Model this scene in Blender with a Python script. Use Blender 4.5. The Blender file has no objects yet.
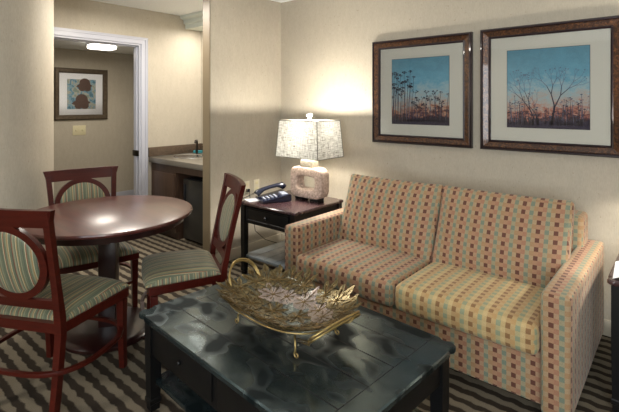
import bpy, bmesh, math, random
from mathutils import Vector, Matrix
random.seed(7)
PI = math.pi
S = bpy.context.scene
COL = S.collection

# ------------------------------------------------------------------ camera frame
FPX = 440.6
YAW = math.atan(375.5 / FPX)
EYE = 1.45
FW = (-math.sin(YAW), math.cos(YAW)); RT = (math.cos(YAW), math.sin(YAW))
def cw(lat, dep):           # metres to the right of / ahead of the eye -> room coordinates
    return (FW[0]*dep + RT[0]*lat, FW[1]*dep + RT[1]*lat)

# ------------------------------------------------------------------ materials
def new_mat(name):
    m = bpy.data.materials.new(name); m.use_nodes = True
    nt = m.node_tree
    return m, nt, nt.nodes['Principled BSDF']
def N(nt, t, **kw):
    n = nt.nodes.new(t)
    for k, v in kw.items(): setattr(n, k, v)
    return n
def L(nt, a, b): nt.links.new(a, b)
def noise(nt, scale, detail=3, rough=.5, vec=None, dist=0):
    n = N(nt, 'ShaderNodeTexNoise'); n.inputs['Scale'].default_value = scale
    n.inputs['Detail'].default_value = detail; n.inputs['Roughness'].default_value = rough
    n.inputs['Distortion'].default_value = dist
    if vec is not None: L(nt, vec, n.inputs['Vector'])
    return n
def ramp(nt, fac, stops, interp='LINEAR'):
    r = N(nt, 'ShaderNodeValToRGB'); cr = r.color_ramp; cr.interpolation = interp
    while len(cr.elements) < len(stops): cr.elements.new(0.5)
    for e, (p, c) in zip(cr.elements, stops):
        e.position = p; e.color = (*c, 1) if len(c) == 3 else c
    L(nt, fac, r.inputs['Fac']); return r
def math_n(nt, op, a, b=None, c=None):
    n = N(nt, 'ShaderNodeMath', operation=op)
    for i, v in enumerate((a, b, c)):
        if v is None: continue
        if isinstance(v, (int, float)): n.inputs[i].default_value = v
        else: L(nt, v, n.inputs[i])
    return n.outputs[0]
def mapping(nt, src, scale):
    mp = N(nt, 'ShaderNodeMapping'); mp.inputs['Scale'].default_value = scale
    L(nt, src, mp.inputs['Vector']); return mp.outputs[0]
def bump(nt, b, height, strength=.3, dist=.002):
    bp = N(nt, 'ShaderNodeBump'); bp.inputs['Strength'].default_value = strength
    bp.inputs['Distance'].default_value = dist
    L(nt, height, bp.inputs['Height']); L(nt, bp.outputs[0], b.inputs['Normal'])
def plain(name, col, rough=.5, metal=0, coat=0, spec=.5, nz=0, nscale=30):
    m, nt, b = new_mat(name)
    b.inputs['Base Color'].default_value = (*col, 1); b.inputs['Roughness'].default_value = rough
    b.inputs['Metallic'].default_value = metal; b.inputs['Coat Weight'].default_value = coat
    b.inputs['Specular IOR Level'].default_value = spec
    if nz:
        tc = N(nt, 'ShaderNodeTexCoord'); n = noise(nt, nscale, 4, .6, tc.outputs['Object'])
        r = ramp(nt, n.outputs['Fac'], [(.3, tuple(c*(1-nz) for c in col)), (.7, tuple(min(1, c*(1+nz)) for c in col))])
        L(nt, r.outputs[0], b.inputs['Base Color'])
        bump(nt, b, n.outputs['Fac'], .15, .002)
    return m

def wallpaper(name, col):
    m, nt, b = new_mat(name)
    tc = N(nt, 'ShaderNodeTexCoord')
    big = noise(nt, 26, 5, .65, mapping(nt, tc.outputs['Object'], (1, 1, .35)))
    fine = noise(nt, 160, 3, .6, mapping(nt, tc.outputs['Object'], (1, 1, .25)))
    dots = noise(nt, 60, 1, .4, tc.outputs['Object'])
    a = ramp(nt, big.outputs['Fac'], [(.3, tuple(c*.95 for c in col)), (.7, tuple(c*1.04 for c in col))])
    f = ramp(nt, fine.outputs['Fac'], [(.35, (.94, .94, .94)), (.65, (1.03, 1.03, 1.03))])
    d = ramp(nt, dots.outputs['Fac'], [(.215, (.78, .76, .72)), (.26, (1, 1, 1))])
    mx = N(nt, 'ShaderNodeMix', data_type='RGBA', blend_type='MULTIPLY'); mx.inputs[0].default_value = 1
    L(nt, a.outputs[0], mx.inputs[6]); L(nt, f.outputs[0], mx.inputs[7])
    m2 = N(nt, 'ShaderNodeMix', data_type='RGBA', blend_type='MULTIPLY'); m2.inputs[0].default_value = 1
    L(nt, mx.outputs[2], m2.inputs[6]); L(nt, d.outputs[0], m2.inputs[7])
    L(nt, m2.outputs[2], b.inputs['Base Color'])
    b.inputs['Roughness'].default_value = .62; b.inputs['Specular IOR Level'].default_value = .3
    bump(nt, b, fine.outputs['Fac'], .2, .002)
    return m

def carpet_mat():
    m, nt, b = new_mat('striped_carpet')
    tc = N(nt, 'ShaderNodeTexCoord'); sp = N(nt, 'ShaderNodeSeparateXYZ'); L(nt, tc.outputs['Object'], sp.inputs[0])
    nz = noise(nt, 16, 3, .6, tc.outputs['Object'])
    zig = math_n(nt, 'PINGPONG', sp.outputs['X'], .045)
    y = math_n(nt, 'ADD', sp.outputs['Y'], math_n(nt, 'MULTIPLY', nz.outputs['Fac'], .028))
    y = math_n(nt, 'ADD', y, math_n(nt, 'MULTIPLY', zig, .16))
    fr = math_n(nt, 'FRACT', math_n(nt, 'DIVIDE', y, .0785))
    r = ramp(nt, fr, [(0, (.036, .028, .021)), (.40, (.04, .031, .023)), (.50, (.19, .16, .115)), (.92, (.20, .168, .122)), (1, (.04, .031, .023))])
    fz = noise(nt, 300, 2, .6, tc.outputs['Object'])
    f = ramp(nt, fz.outputs['Fac'], [(.3, (.72, .72, .72)), (.7, (1.2, 1.2, 1.2))])
    mx = N(nt, 'ShaderNodeMix', data_type='RGBA', blend_type='MULTIPLY'); mx.inputs[0].default_value = 1
    L(nt, r.outputs[0], mx.inputs[6]); L(nt, f.outputs[0], mx.inputs[7])
    L(nt, mx.outputs[2], b.inputs['Base Color']); b.inputs['Roughness'].default_value = .95
    b.inputs['Specular IOR Level'].default_value = .1
    bump(nt, b, fz.outputs['Fac'], .5, .004)
    return m

def check_fabric(name, cols, base, cell=.0215):
    """four-column woven check: cols = four colours, base = the ground between them"""
    m, nt, b = new_mat(name)
    uv = N(nt, 'ShaderNodeUVMap'); sp = N(nt, 'ShaderNodeSeparateXYZ'); L(nt, uv.outputs[0], sp.inputs[0])
    u = math_n(nt, 'DIVIDE', sp.outputs['X'], cell); v = math_n(nt, 'DIVIDE', sp.outputs['Y'], cell*1.05)
    cxm = math_n(nt, 'FRACT', math_n(nt, 'MULTIPLY', math_n(nt, 'FLOOR', u), .25))
    par = math_n(nt, 'FRACT', math_n(nt, 'MULTIPLY', math_n(nt, 'FLOOR', v), .5))
    st = lambda cs: [(0, cs[0]), (.2, cs[1]), (.45, cs[2]), (.7, cs[3])]
    even = ramp(nt, cxm, st([cols[0], base[1], cols[2], base[3]]), 'CONSTANT')
    odd = ramp(nt, cxm, st([base[0], cols[1], base[2], cols[3]]), 'CONSTANT')
    mx = N(nt, 'ShaderNodeMix', data_type='RGBA'); L(nt, math_n(nt, 'GREATER_THAN', par, .25), mx.inputs[0])
    L(nt, even.outputs[0], mx.inputs[6]); L(nt, odd.outputs[0], mx.inputs[7])
    tc = N(nt, 'ShaderNodeTexCoord'); fz = noise(nt, 420, 2, .6, tc.outputs['Object'])
    f = ramp(nt, fz.outputs['Fac'], [(.3, (.8, .8, .8)), (.7, (1.12, 1.12, 1.12))])
    m2 = N(nt, 'ShaderNodeMix', data_type='RGBA', blend_type='MULTIPLY'); m2.inputs[0].default_value = 1
    L(nt, mx.outputs[2], m2.inputs[6]); L(nt, f.outputs[0], m2.inputs[7])
    L(nt, m2.outputs[2], b.inputs['Base Color'])
    b.inputs['Roughness'].default_value = .72; b.inputs['Sheen Weight'].default_value = .15
    b.inputs['Specular IOR Level'].default_value = .35
    bump(nt, b, fz.outputs['Fac'], .3, .001)
    return m

def stripe_fabric():
    m, nt, b = new_mat('striped_chair_fabric')
    uv = N(nt, 'ShaderNodeUVMap'); sp = N(nt, 'ShaderNodeSeparateXYZ'); L(nt, uv.outputs[0], sp.inputs[0])
    u = math_n(nt, 'FRACT', math_n(nt, 'DIVIDE', math_n(nt, 'ADD', sp.outputs['X'], .02), .105))
    g = (.125, .145, .09); cr = (.42, .37, .24); ru = (.22, .065, .03); ta = (.30, .20, .08); dk = (.075, .095, .07); pg = (.22, .225, .145)
    seq = [(0, g), (.10, dk), (.13, g), (.20, cr), (.235, ru), (.27, g), (.36, pg), (.42, ta), (.47, cr), (.50, g), (.60, dk), (.64, ru), (.675, pg), (.76, g), (.82, cr), (.85, ta), (.89, g), (.95, pg)]
    r = ramp(nt, u, seq, 'CONSTANT')
    tc = N(nt, 'ShaderNodeTexCoord'); fz = noise(nt, 500, 2, .6, tc.outputs['Object'])
    f = ramp(nt, fz.outputs['Fac'], [(.3, (.82, .82, .82)), (.7, (1.12, 1.12, 1.12))])
    m2 = N(nt, 'ShaderNodeMix', data_type='RGBA', blend_type='MULTIPLY'); m2.inputs[0].default_value = 1
    L(nt, r.outputs[0], m2.inputs[6]); L(nt, f.outputs[0], m2.inputs[7])
    L(nt, m2.outputs[2], b.inputs['Base Color'])
    b.inputs['Roughness'].default_value = .5; b.inputs['Specular IOR Level'].default_value = .5
    b.inputs['Sheen Weight'].default_value = .1
    return m

def wood(name, c1, c2, rough=.3, coat=.5, scale=(3, 40, 40), spec=.5):
    m, nt, b = new_mat(name)
    tc = N(nt, 'ShaderNodeTexCoord')
    n = noise(nt, 1.2, 5, .6, mapping(nt, tc.outputs['Object'], scale), .4)
    r = ramp(nt, n.outputs['Fac'], [(.3, c1), (.7, c2)])
    L(nt, r.outputs[0], b.inputs['Base Color'])
    b.inputs['Roughness'].default_value = rough; b.inputs['Coat Weight'].default_value = coat
    b.inputs['Coat Roughness'].default_value = .22; b.inputs['Specular IOR Level'].default_value = spec
    return m

def worn_black_top():
    """painted black planks: satin clear coat, worn unevenly"""
    m, nt, b = new_mat('worn_black_planks')
    tc = N(nt, 'ShaderNodeTexCoord')
    n = noise(nt, 6.5, 1.5, .4, mapping(nt, tc.outputs['Object'], (1, 1.4, 1)), .25)
    r = ramp(nt, n.outputs['Fac'], [(.36, (.004, .007, .008)), (.6, (.011, .017, .019))])
    L(nt, r.outputs[0], b.inputs['Base Color'])
    rr = ramp(nt, n.outputs['Fac'], [(.38, (.5, .5, .5)), (.52, (.19, .19, .19)), (.75, (.24, .24, .24))])
    L(nt, rr.outputs[0], b.inputs['Roughness'])
    n2 = noise(nt, 5, 2, .45, tc.outputs['Object'])
    sp = ramp(nt, n.outputs['Fac'], [(.38, (.10, .10, .10)), (.54, (1, 1, 1))])
    L(nt, sp.outputs[0], b.inputs['Specular IOR Level'])
    b.inputs['Specular Tint'].default_value = (.72, .95, 1, 1)
    b.inputs['IOR'].default_value = 1.6
    bump(nt, b, n2.outputs['Fac'], .5, .012)
    return m

M = {}
M['wall'] = wallpaper('beige_wallpaper', (.43, .385, .308))
M['ceiling'] = plain('ceiling_paint', (.84, .86, .86), .9, nz=.05, nscale=60)
M['carpet'] = carpet_mat()
M['sofa'] = check_fabric('check_sofa_fabric', [(.115, .040, .024), (.325, .16, .095), (.165, .20, .145), (.33, .20, .10)],
                         [(.35, .195, .112), (.37, .235, .14), (.295, .255, .155), (.36, .25, .145)])
M['sofa_gold'] = check_fabric('yellowed_sofa_fabric', [(.22, .115, .045), (.42, .26, .11), (.24, .27, .17), (.50, .37, .18)],
                         [(.42, .275, .125), (.44, .305, .14), (.385, .33, .17), (.45, .325, .15)])
M['stripe'] = stripe_fabric()
M['cherry'] = wood('cherry_wood', (.040, .0042, .0024), (.070, .0085, .0045), .34, .14, spec=.3)
M['mahogany_top'] = wood('mahogany_top', (.060, .013, .011), (.11, .026, .021), .34, .7, (2, 22, 2))
M['mahogany_dark'] = wood('dark_mahogany', (.014, .004, .004), (.025, .006, .005), .28, .5)
M['black_wood'] = plain('black_painted_wood', (.0035, .0035, .0037), .45, 0, .06, .3, nz=.25, nscale=12)
M['black_top'] = worn_black_top()
M['groove'] = plain('dark_groove', (.004, .004, .005), .7)
M['stone'] = plain('mottled_stone', (.40, .305, .255), .65, nz=.45, nscale=55)
M['stone_pale'] = plain('pale_stone_block', (.27, .245, .20), .6, nz=.3, nscale=70)
M['crystal'] = plain('frosted_crystal', (.8, .8, .78), .15, 0, .8)
M['trim_wire'] = plain('dark_shade_trim', (.10, .095, .075), .6)
M['white_trim'] = plain('white_gloss_trim', (.44, .45, .51), .35)
M['cream_trim'] = plain('cream_trim', (.50, .45, .35), .45)
M['edge_trim'] = plain('brown_corner_guard', (.20, .155, .095), .5)
M['soffit'] = plain('soffit_paint', (.60, .64, .58), .5)
M['black_plastic'] = plain('black_plastic', (.012, .014, .02), .25, 0, .4)
M['navy_plastic'] = plain('navy_phone_plastic', (.007, .010, .026), .22, 0, .5)
M['grey_plastic'] = plain('grey_keys', (.22, .24, .30), .4)
M['paper'] = plain('white_paper', (.78, .8, .84), .7)
M['ivory'] = plain('ivory_plastic', (.62, .56, .36), .4)
M['plate'] = plain('almond_plate', (.60, .55, .43), .4)
M['gold'] = plain('aged_gold_metal', (.40, .29, .12), .33, .95, nz=.3, nscale=40)
M['vein'] = plain('dark_gold_vein', (.16, .105, .04), .4, .9, nz=.3, nscale=60)
M['leaf'] = plain('champagne_leaf_metal', (.165, .130, .065), .27, .85, nz=.35, nscale=28)
M['leaf_pink'] = plain('rose_pearl_leaf_metal', (.44, .37, .345), .28, .8, nz=.15, nscale=28)
M['steel'] = plain('brushed_steel', (.6, .6, .6), .25, 1)
M['dark_metal'] = plain('dark_bronze', (.03, .025, .02), .35, .8)
M['granite'] = plain('speckled_granite', (.09, .062, .042), .25, 0, .3, nz=.75, nscale=110)
M['counter'] = plain('beige_countertop', (.15, .135, .11), .3, 0, .2, nz=.2, nscale=90)
M['cabinet'] = wood('brown_cabinet', (.045, .026, .017), (.08, .045, .03), .4, .2, (30, 30, 2))
M['fridge'] = plain('dark_grey_fridge_door', (.03, .03, .028), .3, .2, .4)
M['mat'] = plain('cream_mat_board', (.62, .59, .50), .8)
M['mat_white'] = plain('white_mat_board', (.80, .80, .82), .8)
M['lip'] = plain('dark_frame_lip', (.014, .006, .009), .28, .2, .4)
M['bronze_frame'] = plain('brown_bronze_frame', (.10, .075, .05), .35, .4, .3, nz=.3, nscale=30)
M['silhouette'] = plain('dark_plum_ink', (.03, .022, .05), .8)
M['silhouette_soft'] = plain('grey_violet_ink', (.10, .10, .16), .8)
M['teal_cup'] = plain('teal_plastic', (.05, .32, .38), .3)
M['welt'] = plain('seam_shadow_cord', (.30, .20, .12), .8)
def frame_burl():
    m, nt, b = new_mat('copper_burl_frame')
    tc = N(nt, 'ShaderNodeTexCoord'); n = noise(nt, 55, 6, .7, tc.outputs['Object'], 1.5)
    r = ramp(nt, n.outputs['Fac'], [(.36, (.012, .005, .003)), (.5, (.045, .018, .008)), (.62, (.145, .058, .02)), (.75, (.035, .013, .006))])
    L(nt, r.outputs[0], b.inputs['Base Color']); b.inputs['Roughness'].default_value = .3
    b.inputs['Metallic'].default_value = .35; b.inputs['Coat Weight'].default_value = .5
    bump(nt, b, n.outputs['Fac'], .4, .003); return m
M['burl'] = frame_burl()
def emis(name, col, s):
    m, nt, b = new_mat(name)
    b.inputs['Base Color'].default_value = (*col, 1)
    b.inputs['Emission Color'].default_value = (*col, 1); b.inputs['Emission Strength'].default_value = s
    return m
M['lamp_glow'] = emis('light_diffuser', (1, .93, .80), 5)
M['bulb'] = emis('warm_bulb', (1, .88, .7), 12)
def linen():
    m, nt, b = new_mat('linen_lampshade')
    nt.nodes.remove(b); out = nt.nodes['Material Output']
    uv = N(nt, 'ShaderNodeUVMap')
    a = noise(nt, 1, 4, .65, mapping(nt, uv.outputs[0], (16, 150, 1)))
    c = noise(nt, 1, 4, .65, mapping(nt, uv.outputs[0], (150, 16, 1)))
    s = math_n(nt, 'MULTIPLY', math_n(nt, 'ADD', a.outputs['Fac'], c.outputs['Fac']), .5)
    r = ramp(nt, s, [(.40, (.20, .19, .165)), (.50, (.52, .51, .46)), (.6, (.74, .73, .68))])
    d = N(nt, 'ShaderNodeBsdfDiffuse'); t = N(nt, 'ShaderNodeBsdfTranslucent'); x = N(nt, 'ShaderNodeMixShader')
    x.inputs[0].default_value = .05
    L(nt, r.outputs[0], d.inputs[0]); L(nt, r.outputs[0], t.inputs[0])
    L(nt, d.outputs[0], x.inputs[1]); L(nt, t.outputs[0], x.inputs[2]); L(nt, x.outputs[0], out.inputs[0])
    return m
M['linen'] = linen()
def glass():
    m, nt, b = new_mat('picture_glass')
    nt.nodes.remove(b); out = nt.nodes['Material Output']
    t = N(nt, 'ShaderNodeBsdfTransparent'); g = N(nt, 'ShaderNodeBsdfGlossy'); x = N(nt, 'ShaderNodeMixShader'); f = N(nt, 'ShaderNodeFresnel')
    g.inputs['Roughness'].default_value = .02; f.inputs[0].default_value = 1.5
    L(nt, f.outputs[0], x.inputs[0]); L(nt, t.outputs[0], x.inputs[1]); L(nt, g.outputs[0], x.inputs[2]); L(nt, x.outputs[0], out.inputs[0])
    return m
M['glass'] = glass()
def sky_print(name, seed, top, mid, low):
    m, nt, b = new_mat(name)
    uv = N(nt, 'ShaderNodeUVMap'); sp = N(nt, 'ShaderNodeSeparateXYZ'); L(nt, uv.outputs[0], sp.inputs[0])
    mp = N(nt, 'ShaderNodeMapping'); mp.inputs['Location'].default_value = (seed, seed*1.7, 0); mp.inputs['Scale'].default_value = (1, 1.8, 1)
    L(nt, uv.outputs[0], mp.inputs[0])
    n1 = noise(nt, 7, 6, .65, mp.outputs[0], .6); n2 = noise(nt, 30, 4, .7, mp.outputs[0])
    v = math_n(nt, 'ADD', sp.outputs['Y'], math_n(nt, 'MULTIPLY', math_n(nt, 'SUBTRACT', n1.outputs['Fac'], .5), .62))
    v = math_n(nt, 'ADD', v, math_n(nt, 'MULTIPLY', math_n(nt, 'SUBTRACT', n2.outputs['Fac'], .5), .30))
    v = math_n(nt, 'ADD', v, math_n(nt, 'MULTIPLY', sp.outputs['X'], -.04))
    r = ramp(nt, v, [(0, (.018, .008, .016)), (.09, (.035, .010, .02)), (.13, (.13, .035, .04)), (.18, low), (.29, mid), (.45, (.33, .46, .48)), (.62, top), (1, tuple(c*.72 for c in top))])
    L(nt, r.outputs[0], b.inputs['Base Color']); b.inputs['Roughness'].default_value = .7; return m
M['print_a'] = sky_print('sunset_print_a', 3.1, (.15, .37, .47), (.42, .38, .33), (.45, .20, .11))
M['print_b'] = sky_print('sunset_print_b', 8.4, (.14, .36, .46), (.46, .38, .32), (.46, .17, .11))
def floral_print():
    m, nt, b = new_mat('blue_green_collage_print')
    uv = N(nt, 'ShaderNodeUVMap'); n = noise(nt, 5, 3, .6, uv.outputs[0], .6)
    r = ramp(nt, n.outputs['Fac'], [(.3, (.06, .16, .22)), (.42, (.16, .30, .38)), (.5, (.36, .36, .30)), (.58, (.18, .24, .20)), (.7, (.30, .20, .14))], 'CONSTANT')
    L(nt, r.outputs[0], b.inputs['Base Color']); b.inputs['Roughness'].default_value = .6; return m
M['print_c'] = floral_print()
M['rust_ink'] = plain('rust_brown_ink', (.075, .038, .028), .7)

# ------------------------------------------------------------------ mesh helpers
def box_uv(bm):
    uvl = bm.loops.layers.uv.verify()
    for f in bm.faces:
        n = f.normal; a = (abs(n.x), abs(n.y), abs(n.z)); k = a.index(max(a))
        for lp in f.loops:
            c = lp.vert.co
            lp[uvl].uv = ((c.y, c.z) if k == 0 else (c.x, c.z) if k == 1 else (c.x, c.y))
def link(name, bm, mat, parent=None, smooth=False, uv=True, loc=None, auto=None):
    bm.normal_update()
    bmesh.ops.recalc_face_normals(bm, faces=bm.faces)
    bm.normal_update()
    if uv: box_uv(bm)
    me = bpy.data.meshes.new(name); bm.to_mesh(me); bm.free()
    mats = mat if isinstance(mat, (list, tuple)) else [mat]
    for x in mats: me.materials.append(x)
    if smooth or auto:
        for p in me.polygons: p.use_smooth = True
        if auto: me.set_sharp_from_angle(angle=math.radians(auto))
    o = bpy.data.objects.new(name, me); COL.objects.link(o)
    if parent is not None: o.parent = parent
    if loc: o.location = loc
    return o
def empty(name, loc=(0, 0, 0), rz=0):
    o = bpy.data.objects.new(name, None); COL.objects.link(o)
    o.location = loc; o.rotation_euler = (0, 0, rz); o.empty_display_size = .1; return o
def tag(o, label, cat, group=None):
    o['label'] = label; o['category'] = cat
    if group: o['group'] = group
    return o
def struct(o, label=None, cat=None):
    o['kind'] = 'structure'
    if label: o['label'] = label
    if cat: o['category'] = cat
    return o
def bx(bm, lo, hi, bev=0, seg=2, mi=0, mat4=None):
    r = bmesh.ops.create_cube(bm, size=1)
    vs = r['verts']
    for v in vs:
        v.co = Vector((lo[i] + (v.co[i] + .5)*(hi[i]-lo[i]) for i in range(3)))
    fs = list({f for v in vs for f in v.link_faces})
    if bev:
        es = list({e for v in vs for e in v.link_edges})
        rb = bmesh.ops.bevel(bm, geom=es, offset=bev, segments=seg, affect='EDGES', profile=.5)
        fs = list({f for f in rb['faces']} | {f for f in fs if f.is_valid})
        vs = list({v for f in fs for v in f.verts})
    for f in fs: f.material_index = mi
    if mat4 is not None: bmesh.ops.transform(bm, matrix=mat4, verts=vs)
    return vs
def BM(): return bmesh.new()
def box(name, lo, hi, mat, parent=None, bev=0, seg=2, auto=None):
    bm = BM(); bx(bm, lo, hi, bev, seg); return link(name, bm, mat, parent, auto=auto if auto else (40 if bev else None))
def tube(bm, pts, rad, n=8, cap=True, mi=0):
    """round tube through pts; rad a number or one per point"""
    pts = [Vector(p) for p in pts]; rings = []
    up = None
    for i, p in enumerate(pts):
        d = (pts[min(i+1, len(pts)-1)] - pts[max(i-1, 0)]).normalized()
        if up is None: up = d.orthogonal().normalized()
        up = (up - d*up.dot(d));
        up = up.normalized() if up.length > 1e-6 else d.orthogonal().normalized()
        s = d.cross(up); r = rad[i] if isinstance(rad, (list, tuple)) else rad
        rings.append([bm.verts.new(p + (up*math.cos(2*PI*k/n) + s*math.sin(2*PI*k/n))*r) for k in range(n)])
    for a, b in zip(rings, rings[1:]):
        for k in range(n):
            f = bm.faces.new((a[k], a[(k+1) % n], b[(k+1) % n], b[k])); f.material_index = mi
    if cap:
        bm.faces.new(list(reversed(rings[0]))).material_index = mi; bm.faces.new(rings[-1]).material_index = mi
def sweep(bm, secs, closed=False, cap=True):
    """secs: list of equal-length vertex loops"""
    rings = [[bm.verts.new(p) for p in s] for s in secs]; n = len(rings[0])
    pairs = list(zip(rings, rings[1:])) + ([(rings[-1], rings[0])] if closed else [])
    for a, b in pairs:
        for k in range(n): bm.faces.new((a[k], a[(k+1) % n], b[(k+1) % n], b[k]))
    if cap and not closed: bm.faces.new(list(reversed(rings[0]))); bm.faces.new(rings[-1])
def lathe(bm, prof, n=48, cx=0, cy=0):
    secs = []
    for k in range(n):
        a = 2*PI*k/n; secs.append([(cx + r*math.cos(a), cy + r*math.sin(a), z) for r, z in prof])
    rings = [[bm.verts.new(p) for p in s] for s in secs]
    for i in range(n):
        a, b = rings[i], rings[(i+1) % n]
        for k in range(len(prof)-1): bm.faces.new((a[k], b[k], b[k+1], a[k+1]))
    bm.faces.new([r[0] for r in rings]); bm.faces.new([r[-1] for r in rings])
def prism(bm, outline, z0, z1):
    a = [bm.verts.new((x, y, z0)) for x, y in outline]; b = [bm.verts.new((x, y, z1)) for x, y in outline]; n = len(a)
    for k in range(n): bm.faces.new((a[k], a[(k+1) % n], b[(k+1) % n], b[k]))
    bm.faces.new(list(reversed(a))); bm.faces.new(b)
def soft_box(bm, sx, sy, sz, r, n=8, fn=None, c=3):
    """rounded box centred at the origin, then shaped by fn(Vector, face axis)"""
    def line(s):
        h = s/2; L_ = [-h + r*(1-math.cos(PI/2*i/c)) * 1.0 for i in range(c)]
        mid = [-h + r + (s-2*r)*i/n for i in range(n+1)]
        return L_ + mid + [-x for x in reversed(L_)]
    lx, ly, lz = line(sx), line(sy), line(sz); cache = {}
    ih = (sx/2-r, sy/2-r, sz/2-r)
    def vert(p):
        key = tuple(round(q, 6) for q in p)
        if key in cache: return cache[key]
        q = Vector(tuple(max(-ih[i], min(ih[i], p[i])) for i in range(3))); d = Vector(p)-q
        co = q + (d.normalized()*r if d.length > 1e-9 else d)
        if fn: co = Vector(fn(co))
        cache[key] = bm.verts.new(co); return cache[key]
    def quad(a, b, c_, d):
        vs = [vert(a), vert(b), vert(c_), vert(d)]
        if len(set(vs)) == 4:
            try: bm.faces.new(vs)
            except ValueError: pass
    for z in (-sz/2, sz/2):
        for i in range(len(lx)-1):
            for j in range(len(ly)-1): quad((lx[i], ly[j], z), (lx[i+1], ly[j], z), (lx[i+1], ly[j+1], z), (lx[i], ly[j+1], z))
    for y in (-sy/2, sy/2):
        for i in range(len(lx)-1):
            for j in range(len(lz)-1): quad((lx[i], y, lz[j]), (lx[i+1], y, lz[j]), (lx[i+1], y, lz[j+1]), (lx[i], y, lz[j+1]))
    for x in (-sx/2, sx/2):
        for i in range(len(ly)-1):
            for j in range(len(lz)-1): quad((x, ly[i], lz[j]), (x, ly[i+1], lz[j]), (x, ly[i+1], lz[j+1]), (x, ly[i], lz[j+1]))
def copy_tree(o, parent=None):
    c = o.copy(); COL.objects.link(c)
    if parent is not None: c.parent = parent
    for ch in list(o.children): copy_tree(ch, c)
    return c

# ------------------------------------------------------------------ the room
WY = 3.307; PX = -3.209; DX = -4.6; CEIL = 2.5; RX = 2.4; FY = -2.2; HX = -6.2
struct(box('floor', (HX-.1, FY-.1, -.08), (RX+.1, WY+.1, 0), M['carpet']))
struct(box('ceiling', (DX-.12, FY-.1, CEIL), (RX+.1, WY+.1, CEIL+.08), M['ceiling']))
struct(box('wall_back', (DX-.12, WY, 0), (RX+.1, WY+.1, CEIL), M['wall']))            # behind the sofa
struct(box('wall_right', (RX, FY, 0), (RX+.1, WY, CEIL), M['wall']))
# partition beside the side table, with a darker corner guard on its free end
struct(box('wall_partition', (PX-.105, 2.41, 0), (PX, WY, CEIL), M['wall']))
struct(box('trim_1', (PX-.105, 2.403, 0), (PX-.004, 2.41, CEIL), M['edge_trim']))
# door wall
bm = BM()
bx(bm, (DX-.12, 2.51, 0), (DX, WY, CEIL)); bx(bm, (DX-.12, FY, 0), (DX, 1.48, CEIL)); bx(bm, (DX-.12, 1.48, 2.11), (DX, 2.51, CEIL))
struct(link('wall_left', bm, M['wall']))
bm = BM(); lathe(bm, [(.36, 0), (.36, CEIL)], 96, -3.975, 1.02); struct(link('wall_column', bm, M['wall'], auto=40))    # broad round column at the left
# wall behind the camera with an added, unseen window opening for fill light
WX0, WX1, WZ0, WZ1 = -.65, 2.2, .7, 2.25
bm = BM()
bx(bm, (DX, FY-.1, 0), (WX0, FY, CEIL)); bx(bm, (WX1, FY-.1, 0), (RX, FY, CEIL)); bx(bm, (WX0, FY-.1, 0), (WX1, FY, WZ0)); bx(bm, (WX0, FY-.1, WZ1), (WX1, FY, CEIL))
struct(link('wall_front', bm, M['wall']))
bm = BM()
for x in (WX0, (WX0+WX1)/2-.03, WX1-.06): bx(bm, (x, FY-.08, WZ0), (x+.06, FY-.02, WZ1))
for z in (WZ0, WZ1-.06): bx(bm, (WX0, FY-.08, z), (WX1, FY-.02, z+.06))
struct(link('added_window_1', bm, M['white_trim']))
# hallway through the door
struct(box('wall_hall', (HX-.1, .2, 0), (HX, WY+.1, 2.3), M['wall']))
struct(box('wall_hall_side', (HX, WY, 0), (DX-.12, WY+.1, 2.3), M['wall']))
struct(box('wall_hall_end', (HX, .1, 0), (DX-.12, .2, 2.3), M['wall']))
struct(box('ceiling_hall', (HX, .2, 2.17), (DX-.12, WY, 2.3), M['ceiling']))
# door frame: casing with stepped profile + jamb lining
bm = BM()
y0, y1, zt = 1.48, 2.51, 2.11
for (a, b, t) in ((0, .045, .014), (.045, .062, .022), (.062, .07, .028)):
    bx(bm, (DX, y1+a, 0), (DX+t, y1+b, zt+a)); bx(bm, (DX, y0-b, 0), (DX+t, y0-a, zt+a)); bx(bm, (DX, y0-b, zt+a), (DX+t, y1+b, zt+b))
struct(link('trim_2', bm, M['white_trim']))
dr = empty('door_1', (DX-.06, y1, 0)); struct(dr)
bm = BM()
bx(bm, (-.06, -.02, 0), (.06, 0, zt)); bx(bm, (-.06, y0-y1, 0), (.06, y0-y1+.02, zt)); bx(bm, (-.06, y0-y1+.02, zt-.02), (.06, -.02, zt))
bx(bm, (-.02, -.034, 0), (.02, -.02, zt-.0201)); bx(bm, (-.02, y0-y1+.02, zt-.034), (.02, -.034, zt-.02))
j = link('door_jamb', bm, M['white_trim'], dr)
bm = BM(); bx(bm, (-.058, -.037, .865), (.056, -.0195, .93), .003)
link('strike_plate', bm, M['dark_metal'], dr, auto=40)['label'] = 'dark metal strike plate'
# baseboards
def bb(name, lo, hi, m): struct(box(name, lo, hi, m, bev=.003))
bb('baseboard_back', (PX, WY-.014, 0), (RX, WY, .1), M['cream_trim'])
bb('baseboard_partition', (PX, 2.41, 0), (PX+.014, WY-.014, .1), M['cream_trim'])
bb('baseboard_left', (DX, 2.585, 0), (DX+.012, WY, .1), M['cream_trim'])
bm = BM(); lathe(bm, [(.372, 0), (.372, .095), (.361, .1)], 96, -3.975, 1.02); struct(link('baseboard_column', bm, M['cream_trim'], auto=40))
bb('baseboard_hall', (HX, .2, 0), (HX+.016, WY, .18), M['white_trim'])
# soffit with stepped moulding over the kitchenette
bm = BM()
prof = [(0, 0), (-.30, 0), (-.30, -.03), (-.25, -.05), (-.25, -.09), (-.225, -.10), (-.225, -.15), (0, -.15)]
sweep(bm, [[(x, WY+p, CEIL+q) for p, q in prof] for x in (DX, PX-.105)])
struct(link('trim_3', bm, M['soffit']))

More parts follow.
